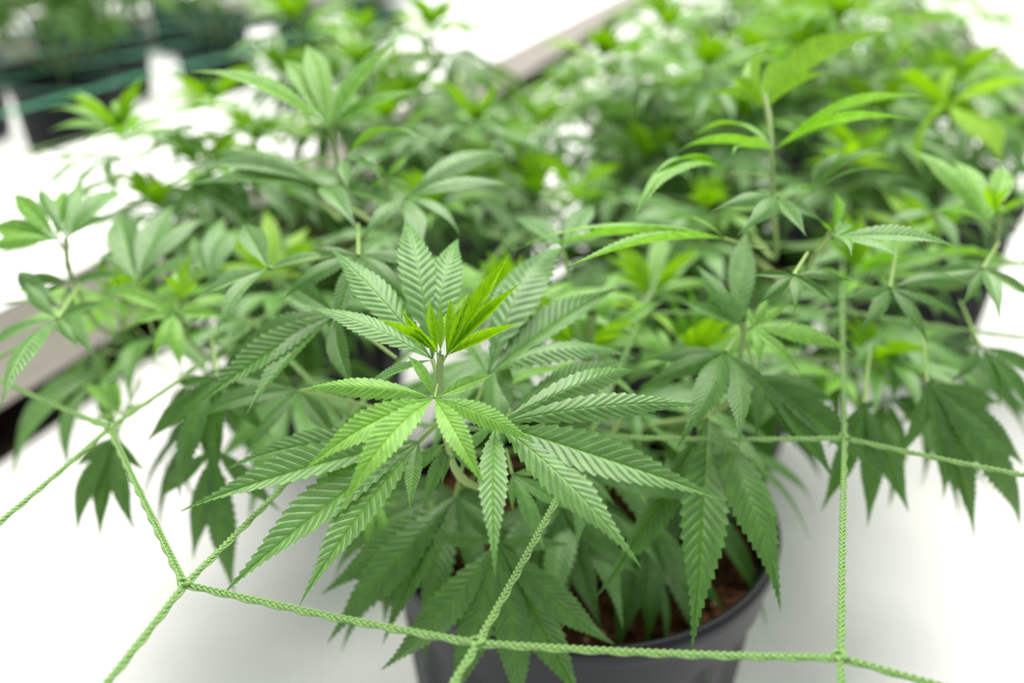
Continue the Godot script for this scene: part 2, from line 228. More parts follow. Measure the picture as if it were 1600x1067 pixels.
# a box with chamfered edges
func block(size: Vector3, cut: float) -> ArrayMesh:
	var v := PackedVector3Array()
	var ix := PackedInt32Array()
	var h := size / 2.0
	var st := SurfaceTool.new()
	st.begin(Mesh.PRIMITIVE_TRIANGLES)
	var corners := {}
	var pts := PackedVector3Array()
	for sx in [-1, 1]:
		for sy in [-1, 1]:
			for sz in [-1, 1]:
				pts.append(Vector3(sx * (h.x - cut), sy * h.y, sz * (h.z - cut)))
				pts.append(Vector3(sx * h.x, sy * (h.y - cut), sz * (h.z - cut)))
				pts.append(Vector3(sx * (h.x - cut), sy * (h.y - cut), sz * h.z))
	var hull := ConvexPolygonShape3D.new()
	hull.points = pts
	# faces by hand: six faces, twelve edge strips, eight corners
	var id := func(sx: int, sy: int, sz: int, which: int) -> int: return ((sx + 1) / 2 * 4 + (sy + 1) / 2 * 2 + (sz + 1) / 2) * 3 + which
	var quads := []
	for s in [-1, 1]:
		quads.append([id.call(-1, s, -1, 0), id.call(1, s, -1, 0), id.call(1, s, 1, 0), id.call(-1, s, 1, 0)])
		quads.append([id.call(s, -1, -1, 1), id.call(s, 1, -1, 1), id.call(s, 1, 1, 1), id.call(s, -1, 1, 1)])
		quads.append([id.call(-1, -1, s, 2), id.call(1, -1, s, 2), id.call(1, 1, s, 2), id.call(-1, 1, s, 2)])
		for t in [-1, 1]:
			quads.append([id.call(s, t, -1, 0), id.call(s, t, 1, 0), id.call(s, t, 1, 1), id.call(s, t, -1, 1)])
			quads.append([id.call(-1, s, t, 0), id.call(1, s, t, 0), id.call(1, s, t, 2), id.call(-1, s, t, 2)])
			quads.append([id.call(s, -1, t, 1), id.call(s, 1, t, 1), id.call(s, 1, t, 2), id.call(s, -1, t, 2)])
			for w in [-1, 1]:
				quads.append([id.call(s, t, w, 0), id.call(s, t, w, 1), id.call(s, t, w, 2)])
	for q in quads:
		var mid := Vector3.ZERO
		for k in q:
			mid += pts[k]
		var n: Vector3 = (pts[q[1]] - pts[q[0]]).cross(pts[q[2]] - pts[q[0]])
		if n.dot(mid) > 0.0:
			q.reverse()
		for k in range(1, q.size() - 1):
			for c in [q[0], q[k], q[k + 1]]:
				v.append(pts[c])
				ix.append(ix.size())
	return solid(v, ix)

# ------------------------------------------------------------------ materials
func leaf_texture(midrib: Color, vein: Color, blade: Color, mark: float, seed_: int) -> ImageTexture:
	var w := 128
	var h := 1024
	var im := Image.create(w, h, false, Image.FORMAT_RGB8)
	var fine := FastNoiseLite.new()
	fine.seed = seed_
	fine.frequency = 0.09
	var coarse := FastNoiseLite.new()
	coarse.seed = seed_ + 5
	coarse.frequency = 0.013
	for y in h:
		var q := 21.0 * y / h
		var along := absf(q - roundf(q))          # distance to the nearest side vein, in teeth
		for x in w:
			var t := absf((x + 0.5) / w - 0.5) * 2.0
			var c := blade
			var grain := 1.0 + 0.10 * fine.get_noise_2d(x * 1.5, y) + 0.16 * coarse.get_noise_2d(x, y)
			c = Color(c.r * grain, c.g * grain, c.b * grain)
			var va := clampf(1.0 - along / 0.09, 0.0, 1.0) * (1.0 - 0.5 * t)
			c = c.lerp(vein, va * 0.75)
			var ma := clampf(1.0 - t / 0.075, 0.0, 1.0)
			c = c.lerp(midrib, minf(1.0, ma * 1.6))
			var dot := fine.get_noise_2d(x * 2.3 + 700.0, y * 1.4)
			if dot > 0.58 and mark > 0.0:
				c = c.lerp(Color(0.95, 0.98, 0.62), mark * (dot - 0.58) * 3.0)
			im.set_pixel(x, y, c)
	# the dried, buff point of the leaflet
	for y in range(int(h * 0.985), h):
		for x in w:
			im.set_pixel(x, y, im.get_pixel(x, y).lerp(Color(0.93, 0.76, 0.45), 0.7))
	return ImageTexture.create_from_image(im)

func leaf_material(called: String, c: Color, tex: Texture2D, through: Color, rough: float) -> StandardMaterial3D:
	var m := StandardMaterial3D.new()
	m.resource_name = called
	m.albedo_color = c
	m.albedo_texture = tex
	m.roughness = rough
	m.metallic_specular = 0.56
	m.cull_mode = BaseMaterial3D.CULL_DISABLED
	m.backlight_enabled = true
	m.backlight = through
	return m

func plain(called: String, c: Color, rough: float, spec := 0.5) -> StandardMaterial3D:
	var m := StandardMaterial3D.new()
	m.resource_name = called
	m.albedo_color = c
	m.roughness = rough
	m.metallic_specular = spec
	return m

func noise_texture(seed_: int, freq: float, a: Color, b: Color, size := 512, octaves := 4) -> NoiseTexture2D:
	var n := FastNoiseLite.new()
	n.seed = seed_
	n.frequency = freq
	n.fractal_octaves = octaves
	var t := NoiseTexture2D.new()
	t.width = size
	t.height = size
	t.seamless = true
	t.noise = n
	var g := Gradient.new()
	g.set_color(0, a)
	g.set_color(1, b)
	t.color_ramp = g
	return t

func materials() -> void:
	var old_tex := leaf_texture(Color(0.86, 0.92, 0.72), Color(0.66, 0.77, 0.62), Color(0.80, 0.87, 0.80), 0.5, 3)
	var new_tex := leaf_texture(Color(0.96, 0.97, 0.62), Color(0.86, 0.91, 0.62), Color(0.87, 0.92, 0.80), 0.25, 9)
	M.leaf = [
		leaf_material("bud leaf", lin(0.37, 0.62, 0.035), new_tex, lin(0.90, 0.92, 0.05), 0.45),
		leaf_material("young leaf", lin(0.29, 0.55, 0.13), new_tex, lin(0.80, 0.85, 0.06), 0.45),
		leaf_material("half grown leaf", lin(0.24, 0.45, 0.145), old_tex, lin(0.72, 0.74, 0.05), 0.36),
		leaf_material("grown leaf", lin(0.215, 0.385, 0.135), old_tex, lin(0.64, 0.64, 0.04), 0.36),
		leaf_material("old leaf", lin(0.125, 0.275, 0.055), old_tex, lin(0.70, 0.68, 0.03), 0.42),  # darker with age, and darkened further to paint in shade under the canopy
	]
	M.stem = plain("green stem", lin(0.22, 0.32, 0.10), 0.55)
	M.young_stem = plain("pale stem", lin(0.24, 0.38, 0.10), 0.5)
	M.cord = plain("light green cord", lin(0.17, 0.31, 0.085), 0.6)
	M.teal = plain("teal rope", lin(0.05, 0.30, 0.17), 0.6)
	M.pot = plain("charcoal plastic", lin(0.010, 0.012, 0.016), 0.42, 0.33)
	var soil := plain("coir soil", Color.WHITE, 0.95, 0.2)
	soil.albedo_texture = noise_texture(21, 0.05, lin(0.03, 0.012, 0.006), lin(0.16, 0.07, 0.035))
	soil.uv1_triplanar = true
	soil.uv1_scale = Vector3.ONE * 9.0
	M.soil = soil
	M.chip = plain("coir chip", lin(0.12, 0.05, 0.025), 0.9, 0.2)
	M.chip_pale = plain("pale chip", lin(0.34, 0.22, 0.13), 0.9, 0.2)
	var cloth := plain("white woven ground cloth", Color.WHITE, 0.75, 0.3)
	cloth.albedo_texture = noise_texture(31, 0.006, lin(0.80, 0.80, 0.80), lin(0.88, 0.88, 0.87), 1024, 5)
	cloth.uv1_triplanar = true
	cloth.uv1_world_triplanar = true
	cloth.uv1_scale = Vector3.ONE * 0.9
	M.cloth = cloth
	M.board = plain("taupe edging board", Color.WHITE, 0.8, 0.3)
	M.board.albedo_texture = noise_texture(33, 0.02, lin(0.44, 0.40, 0.36), lin(0.54, 0.50, 0.46))
	M.board.uv1_triplanar = true
	M.board.uv1_world_triplanar = true
	M.board.uv1_scale = Vector3(0.5, 6.0, 0.5)
	M.shade_ground = plain("dark earth", Color.WHITE, 1.0, 0.1)  # near-black colour stands in for the shade in the gap under the walkways
	M.shade_ground.albedo_texture = noise_texture(35, 0.03, lin(0.015, 0.012, 0.01), lin(0.05, 0.04, 0.035))
	M.shade_ground.uv1_triplanar = true
	M.shade_ground.uv1_scale = Vector3.ONE * 2.0

# ------------------------------------------------------------------ the setting
func cloth_sheet(size: Vector2, seed_: int, rise: float, res := 0.06) -> ArrayMesh:   # a sheet with slack and creases, and a thickness below
	var nz := FastNoiseLite.new()
	nz.seed = seed_
	nz.frequency = 1.4
	var v := PackedVector3Array()
	var ix := PackedInt32Array()
	var nx := int(size.x / res) + 1
	var nn := int(size.y / res) + 1
	for i in nn + 1:
		for j in nx + 1:
			var x := -size.x / 2 + size.x * j / nx
			var z := -size.y / 2 + size.y * i / nn
			var lift := rise * (nz.get_noise_2d(x, z) + 0.6 * absf(nz.get_noise_2d(x * 2.2 + 9.0, z * 0.6)))
			v.append(Vector3(x, lift, z))
	grid(ix, 0, nn + 1, nx + 1)
	return solid(v, ix)

func setting() -> void:
	var ground := part("ground", block(Vector3(16, 0.2, 16), 0.01), M.shade_ground, self, Transform3D(Basis(), Vector3(0, -0.112, -5)))
	ground.set_meta("kind", "structure")
	ground.set_meta("label", "ground under the raised walkways, coloured near black to stand in for shade")
	ground.set_meta("category", "ground")
	var beds := [0.0, -2.48, 2.48, -4.96]
	var says := ["white woven ground cloth under the potted plants in the netted bed", "white ground cloth of the bed beyond the walkway with dense shady plants", "white ground cloth of the bed behind the taupe edging by bright tips", "white ground cloth of the second bed beyond the dense shady plants"]
	for i in 4:
		var bed := part(numbered("floor"), cloth_sheet(Vector2(1.905, 12.0), 40 + i, 0.004), M.cloth, self, Transform3D(Basis(), Vector3(beds[i], -0.003, -5.2)))
		bed.set_meta("kind", "structure")
		bed.set_meta("label", says[i])
		bed.set_meta("category", "floor")
	var walk_says := ["raised white walkway with taupe edging between the netted bed and shady plants", "raised white walkway with taupe edging beside the plant with smooth broad leaves", "raised white walkway behind the first row of dense shady plants"]
	var walks := [-1.24, 1.24, -3.72]
	for i in 3:
		var w := thing("raised_walkway", walk_says[i], "walkway", Vector3(walks[i], 0, -5.2), "raised walkways", "structure")
		part("deck", cloth_sheet(Vector2(0.572, 12.0), 60 + i, 0.003, 0.05), M.cloth, w, Transform3D(Basis(), Vector3(0, 0.203, 0)))
		part("slab", block(Vector3(0.52, 0.10, 12.0), 0.004), M.board, w, Transform3D(Basis(), Vector3(0, 0.146, 0)))
		for s in [-1, 1]:
			for k in 5:
				part("edging_board", block(Vector3(0.026, 0.13, 2.394), 0.004), M.board, w, Transform3D(Basis(), Vector3(s * 0.273, 0.135, -4.8 + 2.4 * k)))
		for k in 8:
			part("support_block", block(Vector3(0.2, 0.085, 0.2), 0.006), M.shade_ground, w, Transform3D(Basis(), Vector3(0.0, 0.03, -5.2 + 1.5 * k)))  # same near-black colour, shade painted into the gap

# ------------------------------------------------------------------ leaf meshes
const WIDTH := [0.0, 0.03, 0.05, 0.09, 0.12, 0.28, 0.24, 0.70, 0.38, 0.96, 0.48, 1.0, 0.58, 0.92, 0.70, 0.62, 0.80, 0.34, 0.88, 0.17, 0.95, 0.07, 1.0, 0.0]

func half_width(z: float) -> float:
	for i in range(0, WIDTH.size() - 2, 2):
		if z <= WIDTH[i + 2]:
			var k: float = (z - WIDTH[i]) / (WIDTH[i + 2] - WIDTH[i])
			k = lerpf(k, k * k * (3.0 - 2.0 * k), 0.35)
			return 0.5 * lerpf(WIDTH[i + 1], WIDTH[i + 3], k)
	return 0.0

# a saw-edged leaflet: base at the origin, point at z = 1, widest 1 across, face towards +y
# aspect is the width over the length it will be used at, for the slant of the side veins
func leaflet_arrays(teeth: int, arch: float, fold: float, sweep: float, droop: float, relief: float, cross: Array, cuts: Array) -> Array:
	var v := PackedVector3Array()
	var uv := PackedVector2Array()
	var ix := PackedInt32Array()
	for s in [-1, 1]:
		var first := v.size()
		var rows := 0
		for i in teeth:
			for c in cuts:
				if i == teeth - 1 and c > 0.0:
					continue
				var q: float = (i + c) / float(teeth - 1)
				rows += 1
				for t in cross:
					var z0 := q * 0.97
					var slant: float = 0.12 * sin(PI * pow(clampf(q, 0.0, 1.0), 0.8)) * t
					var z := minf(1.0, z0 + slant + 0.03 * q)
					var hw := half_width(z)
					var tooth := 0.0
					if i > 1 and i < teeth - 2:
						tooth = lerpf(0.03, -0.035, 1.0 - c) if c > 0.0 else 0.05
						if c > 0.0 and c < 0.3:
							tooth = -0.045
					var x: float = hw * t + (tooth * (0.45 + hw) if t > 0.95 else 0.0)
					var puff := sin(PI * clampf(c * 0.92 + 0.04, 0.0, 1.0)) * 2.0 - 1.0 if c > 0.0 else -1.0
					var y: float = relief * puff * sin(PI * clampf(t * 0.9 + 0.05, 0.0, 1.0)) * minf(1.0, hw * 3.0)
					if t == 0.0:
						y -= relief * 1.3
					y += arch * 4.0 * z * (1.0 - z) - droop * pow(z, 3.0) + droop * z
					y += fold * x * 0.32
					var bend := sweep * z * (1.0 - z) * 4.0
					v.append(Vector3(s * x + bend, y, z))
					uv.append(Vector2(0.5 + 0.5 * s * t, clampf(q, 0.002, 0.998)))
		grid(ix, first, rows, cross.size(), s > 0)
	return [v, uv, ix]

func meshes() -> void:
	# arch, fold (edges up or down), sideways sweep, droop of the point
	var looks := [[0.04, 0.25, 0.0, 0.03], [0.08, -0.12, 0.10, 0.06], [0.08, 0.12, -0.12, 0.08], [0.13, -0.2, 0.06, 0.10], [0.06, 0.75, 0.05, 0.04], [0.05, 0.9, -0.08, 0.05], [0.02, 0.1, 0.12, 0.02], [0.15, 0.1, -0.06, 0.12]]
	for l in looks:
		var a := leaflet_arrays(22, l[0], l[1], l[2], l[3], 0.0048, [0.0, 0.09, 0.4, 0.75, 1.0], [0.0, 0.14, 0.55])
		LEAFLETS.append(solid(a[0], a[2], a[1]))
		var b := leaflet_arrays(15, l[0], l[1], l[2], l[3], 0.004, [0.0, 0.5, 1.0], [0.0, 0.2])
		LEAFLETS_LITE.append(solid(b[0], b[2], b[1]))
	# petiole: from the origin to z = 1, thin and slightly bowed
	var v := PackedVector3Array()
	var ix := PackedInt32Array()
	var pts := PackedVector3Array()
	var rad := PackedFloat32Array()
	for k in 9:
		var z := k / 8.0
		pts.append(Vector3(0, 0.10 * 4.0 * z * (1.0 - z), z))
		rad.append(lerpf(1.0, 0.7, z))
	var flat := PackedVector3Array()
	tube(pts, rad, 6, flat, ix)
	for k in flat.size():        # radius in x and y is scaled by the user of the mesh, so keep the bow in proportion
		v.append(Vector3(flat[k].x, flat[k].y, pts[k / 7].z))
	PETIOLE = solid(v, ix)
	# whole leaves for plants farther back
	rng.seed = 77
	for n in 6:
		var cv := PackedVector3Array()
		var cu := PackedVector2Array()
		var ci := PackedInt32Array()
		var count := 7 if n % 2 == 0 else 5
		var sag := 0.1 + 0.16 * (n % 3)
		for k in count:
			var off := k - (count - 1) / 2
			var ang := off * deg_to_rad(29.0 + rng.randf_range(-3, 3)) * (1.0 + 0.07 * absi(off))
			var len_: float = [1.0, 0.94, 0.74, 0.42][absi(off)] * rng.randf_range(0.93, 1.05)
			var dir := Vector3(sin(ang), -sag * rng.randf_range(0.7, 1.3), cos(ang)).normalized()
			var t := frame(Vector3.ZERO, dir * len_, Vector3(rng.randf_range(-0.2, 0.2), 1, 0.1), 0.165 * len_ + 0.02)
			var l: Array = looks[(n + k) % 8]
			var a := leaflet_arrays(13, l[0] + sag * 0.3, l[1], l[2], l[3], 0.004, [0.0, 0.5, 1.0], [0.0, 0.2])
			var first := cv.size()
			for p in a[0]:
				cv.append(t * p)
			cu.append_array(a[1])
			for i in a[2]:
				ci.append(first + i)
		COMPOUND.append(solid(cv, ci, cu))

# the frame that lays a unit leaflet from a to b with its face towards n and the given width
func frame(a: Vector3, b: Vector3, n: Vector3, width: float) -> Transform3D:
	var z := b - a
	var l := z.length()
	var x := n.cross(z).normalized()
	if x.length_squared() < 0.5:
		x = Vector3.RIGHT
	var y := z.cross(x).normalized()
	return Transform3D(Basis(x * width, y * l, z), a)

# ------------------------------------------------------------------ plants
func make_leaf(plant: Node3D, age: int, folded: bool, arch: float, foot: Vector3, centre: Vector3, n: Vector3, tips: Array, fine: bool) -> void:
	var leaf := Node3D.new()
	leaf.name = "leaf"
	leaf.position = centre - plant.position
	plant.add_child(leaf, true)
	var set_: Array = LEAFLETS if fine else LEAFLETS_LITE
	var d := foot - centre
	if d.length() > 0.004:
		var t := frame(Vector3.ZERO, d, Vector3.UP, 0.0007 + 0.00022 * mini(age, 3))
		t.basis.y = t.basis.y.normalized() * (0.0007 + 0.00022 * mini(age, 3))
		part("petiole", PETIOLE, M.young_stem, leaf, t)
	for tip in tips:
		var b: Vector3 = tip[0] - centre
		# turn the leaflet's face a little outwards from the leaf's axis
		var nn := (n + b.normalized() * 0.12 + Vector3(rng.randf_range(-0.16, 0.16), 0, rng.randf_range(-0.16, 0.16))).normalized()
		var which: int = rng.randi_range(4, 5) if folded else (rng.randi_range(0, 3) if arch < 0.1 else [1, 2, 3, 7][rng.randi_range(0, 3)])
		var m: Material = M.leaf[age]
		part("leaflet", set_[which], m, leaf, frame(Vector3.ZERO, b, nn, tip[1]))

# a growing tip: pairs of leaves that open out and grow larger down the branch
func shoot(plant: Node3D, from: Vector3, apex: Vector3, size: float, pairs: int, fine: bool, whole := false, skip_top := false) -> void:
	var axis := (apex - from).normalized()
	var mid := (from + apex) / 2 + Vector3(rng.randf_range(-0.02, 0.02), -0.02, rng.randf_range(-0.02, 0.02))
	var turn := rng.randf_range(0, TAU)
	var reach: Array = [0.0, 0.006, 0.018, 0.042, 0.078, 0.125, 0.18]
	var blade: Array = [0.034, 0.058, 0.082, 0.102, 0.115, 0.122, 0.12]
	var stalk: Array = [0.003, 0.010, 0.022, 0.034, 0.046, 0.055, 0.06]
	var rise: Array = [76.0, 58.0, 36.0, 20.0, 6.0, -8.0, -18.0]
	var tilt: Array = [72.0, 46.0, 14.0, -10.0, -26.0, -40.0, -52.0]
	var line := bent([from, mid.lerp(apex, 0.15), apex], 14)
	var span := from.distance_to(apex)
	for k in range(1 if skip_top else 0, pairs):
		var at_ := clampf(1.0 - reach[k] * size / span, 0.0, 1.0) * 14.0
		var node := line[int(at_)].lerp(line[mini(14, int(at_) + 1)], at_ - int(at_))
		for s in 2:
			var az := turn + PI * s + rng.randf_range(-0.3, 0.3)
			var out := Vector3(cos(az), 0, sin(az))
			var jr := deg_to_rad(rise[k] + rng.randf_range(-10, 10))
			var ja := deg_to_rad(tilt[k] + rng.randf_range(-14, 14))
			var centre: Vector3 = node + (out * cos(jr) + Vector3.UP * sin(jr)) * stalk[k] * size
			var ax := out * cos(ja) + Vector3.UP * sin(ja)
			var sv := Vector3.UP.cross(out).normalized()
			var n := ax.cross(sv).normalized()
			if n.y < 0:
				n = -n
			var l: float = blade[k] * size * rng.randf_range(0.85, 1.12)
			var age := [0, 0, 1, 2, 3, 4, 4][k] as int
			if rng.randf() < 0.3:
				age = clampi(age + rng.randi_range(-1, 1), 0, 4)
			if whole and k > 0:
				var b := Basis(sv * l, n * l, ax * l)
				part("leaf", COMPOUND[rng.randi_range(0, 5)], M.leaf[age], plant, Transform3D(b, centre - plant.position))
				continue
			var count := 5 if k < 2 else 7
			var tips := []
			for c in count:
				var off := c - (count - 1) / 2
				var ang := off * deg_to_rad((18.0 if k < 2 else 29.0) + rng.randf_range(-3, 3))
				var ll: float = l * [1.0, 0.93, 0.74, 0.42][absi(off)] * rng.randf_range(0.93, 1.06)
				var dir := (ax * cos(ang) + sv * sin(ang) - Vector3.UP * 0.09 * absi(off) * (0.0 if k < 2 else 1.0)).normalized()
				tips.append([centre + dir * ll, ll * (0.15 if k < 2 else 0.185)])
			make_leaf(plant, age, k < 2, 0.05 if k < 3 else 0.1, node, centre, n, tips, fine)
		turn += PI / 2 + rng.randf_range(-0.25, 0.25)

func branch(plant: Node3D, called: String, points: Array, thick: float, thin: float) -> void:
	var local := []
	for p in points:
		local.append(p - plant.position)
	var pts := bent(local, 6 * points.size())
	var rad := PackedFloat32Array()
	for i in pts.size():
		var k := float(i) / (pts.size() - 1)
		rad.append(lerpf(thick, thin, k) * (1.0 + 0.10 * sin(k * 40.0)))
	var v := PackedVector3Array()
	var ix := PackedInt32Array()
	tube(pts, rad, 8, v, ix)
	part(called, solid(v, ix), M.stem if thick > 0.0022 else M.young_stem, plant)

var POT: Array = []

func pot(where: Vector3, label: String, chips: bool) -> void:
	if POT.is_empty():
		POT = pot_meshes()
	var p := thing("plant_pot", label, "plant pot", where, "black nursery pots")
	part("body", POT[0], M.pot, p)
	part("rim", POT[1], M.pot, p)
	var s := part("soil", POT[2], M.soil, p)
	s.set_meta("kind", "stuff")
	s.set_meta("label", "reddish brown coir soil")
	if chips:
		var v := PackedVector3Array()
		var ix := PackedInt32Array()
		var v2 := PackedVector3Array()
		var ix2 := PackedInt32Array()
		for k in 520:
			var r := 0.134 * sqrt(rng.randf())
			var a := rng.randf_range(0, TAU)
			var c := Vector3(cos(a) * r, 0.243 + rng.randf_range(0.0, 0.005), sin(a) * r)
			if rng.randf() < 0.14:
				lump(v2, ix2, c, rng.randf_range(0.0025, 0.006))
			else:
				lump(v, ix, c, rng.randf_range(0.003, 0.008))
		var m1 := part("coir_chips", solid(v, ix), M.chip, p)
		m1.set_meta("kind", "stuff")
		var m2 := part("pale_chips", solid(v2, ix2), M.chip_pale, p)
		m2.set_meta("kind", "stuff")

func lump(v: PackedVector3Array, ix: PackedInt32Array, c: Vector3, r: float) -> void:
	var first := v.size()
	var b := Basis.from_euler(Vector3(rng.randf_range(0, TAU), rng.randf_range(0, TAU), 0)).scaled_local(Vector3(1.0, rng.randf_range(0.4, 0.8), rng.randf_range(0.5, 1.0)))
	for d in [Vector3.UP, Vector3.RIGHT, Vector3.BACK, Vector3.LEFT, Vector3.FORWARD, Vector3.DOWN]:
		v.append(c + b * (d * r * rng.randf_range(0.7, 1.2)))
	for f in [[0, 1, 2], [0, 2, 3], [0, 3, 4], [0, 4, 1], [5, 2, 1], [5, 3, 2], [5, 4, 3], [5, 1, 4]]:
		ix.append_array(PackedInt32Array([first + f[0], first + f[2], first + f[1]]))

func lathe(profile: Array, sides: int, ribs := 0, depth := 0.0) -> ArrayMesh:
	var v := PackedVector3Array()
	var ix := PackedInt32Array()
	for p in profile:
		for k in sides + 1:
			var a := TAU * k / sides
			var r: float = p.x
			if ribs > 0:
				r -= depth * clampf(3.0 * sin(a * ribs), -1.0, 1.0) * smoothstep(0.0, 0.03, p.y) * (1.0 - smoothstep(0.2, 0.225, p.y))
			v.append(Vector3(cos(a) * r, p.y, sin(a) * r))
	grid(ix, 0, profile.size(), sides + 1, true)
	return solid(v, ix)

func pot_meshes() -> Array:
	var body := lathe([Vector2(0.0, 0.004), Vector2(0.108, 0.003), Vector2(0.112, 0.0), Vector2(0.116, 0.004), Vector2(0.119, 0.03), Vector2(0.126, 0.10), Vector2(0.132, 0.17), Vector2(0.135, 0.205), Vector2(0.137, 0.225), Vector2(0.139, 0.25), Vector2(0.1365, 0.25), Vector2(0.1345, 0.225), Vector2(0.123, 0.10), Vector2(0.114, 0.012), Vector2(0.0, 0.010)], 144, 18, 0.0035)
	var rim := lathe([Vector2(0.1385, 0.238), Vector2(0.143, 0.236), Vector2(0.1445, 0.238), Vector2(0.1465, 0.262), Vector2(0.149, 0.266), Vector2(0.1505, 0.270), Vector2(0.1505, 0.276), Vector2(0.149, 0.280), Vector2(0.146, 0.281), Vector2(0.143, 0.279), Vector2(0.1415, 0.273), Vector2(0.140, 0.255), Vector2(0.1385, 0.238)], 144)
	var v := PackedVector3Array()
	var ix := PackedInt32Array()
	var nz := FastNoiseLite.new()
	nz.frequency = 22.0
	nz.fractal_octaves = 3
	for i in 30:
		for k in 73:
			var r := 0.1355 * i / 29.0
			var a := TAU * k / 72.0
			v.append(Vector3(cos(a) * r, 0.240 + 0.008 * nz.get_noise_2d(cos(a) * r, sin(a) * r), sin(a) * r))
	grid(ix, 0, 30, 73, true)
	return [body, rim, solid(v, ix)]

const FEET := [Vector3(-0.09, 0, -0.527), Vector3(-0.58, 0, -1.03), Vector3(-0.02, 0, -1.08)]

func potted_plants() -> void:
	var says := ["bushy green hemp plant whose front tip leans out over the net by the pot", "hemp plant with spreading shoots beside the raised white walkway and front plant", "tall hemp plant with arching backlit leaves behind the net beside the front plant"]
	var pot_says := ["black ribbed nursery pot with brown coir under the front hemp plant", "black nursery pot under the hemp plant that spreads towards the walkway", "black nursery pot under the tall hemp plant with arching backlit leaves"]
	var plants := []
	for i in 3:
		pot(FEET[i], pot_says[i], i == 0)
		plants.append(thing("hemp_plant", says[i], "plant", FEET[i] + Vector3(0, 0.24, 0), "hemp plants in the netted bed"))
	rng.seed = 4
	for l in LEAVES:
		var tips := []
		var t: Array = l[13]
		for k in range(0, t.size(), 4):
			tips.append([Vector3(t[k], t[k + 1], t[k + 2]), t[k + 3]])
		make_leaf(plants[l[0]], l[1], l[2] == 1, l[3], Vector3(l[4], l[5], l[6]), Vector3(l[7], l[8], l[9]), Vector3(l[10], l[11], l[12]).normalized(), tips, true)
	# stems and branches
	for i in 3:
		var f: Vector3 = FEET[i]
		branch(plants[i], "stem", [f + Vector3(0, 0.235, 0), f + Vector3(0.006, 0.30, 0.004), f + Vector3(0.0, 0.37, -0.01), f + Vector3(0.004, 0.44, 0.0)], 0.0065, 0.0035)
	for b in BRANCHES:
		var f: Vector3 = FEET[b[0]]
		var pts := [f + Vector3(0, b[1], 0)]
		for k in range(2, b.size()):
			pts.append(b[k])
		branch(plants[b[0]], "branch", pts, 0.0033, 0.0016)
	rng.seed = 12
	for s in FILL:
		shoot(plants[s[0]], s[1], s[2], s[3], s[4], true, false, s[5])

const BRANCHES := [
	[0, 0.30, Vector3(-0.125, 0.389, -0.383), Vector3(-0.130, 0.451, -0.347), Vector3(-0.129, 0.475, -0.341), Vector3(-0.129, 0.492, -0.345)],
	[0, 0.34, Vector3(0.004, 0.388, -0.508), Vector3(0.014, 0.441, -0.500), Vector3(0.013, 0.460, -0.496)],
	[0, 0.36, Vector3(-0.067, 0.368, -0.473), Vector3(-0.054, 0.389, -0.509)],
	[0, 0.33, Vector3(-0.202, 0.374, -0.428), Vector3(-0.228, 0.430, -0.438)],
	[1, 0.33, Vector3(-0.507, 0.362, -0.548), Vector3(-0.445, 0.457, -0.458), Vector3(-0.434, 0.487, -0.450)],
	[1, 0.33, Vector3(-0.403, 0.352, -0.548), Vector3(-0.370, 0.416, -0.469), Vector3(-0.366, 0.444, -0.468)],
	[1, 0.36, Vector3(-0.323, 0.452, -0.640), Vector3(-0.278, 0.527, -0.549), Vector3(-0.282, 0.557, -0.555)],
	[1, 0.36, Vector3(-0.237, 0.489, -0.532), Vector3(-0.230, 0.526, -0.526)],
	[2, 0.36, Vector3(0.035, 0.443, -0.664), Vector3(0.023, 0.517, -0.583), Vector3(0.017, 0.555, -0.605), Vector3(0.011, 0.572, -0.627)],
	[2, 0.33, Vector3(0.050, 0.431, -0.630), Vector3(0.048, 0.499, -0.508), Vector3(0.057, 0.516, -0.514)],
	[2, 0.33, Vector3(0.186, 0.401, -0.742), Vector3(0.180, 0.472, -0.639), Vector3(0.178, 0.497, -0.640)],
]

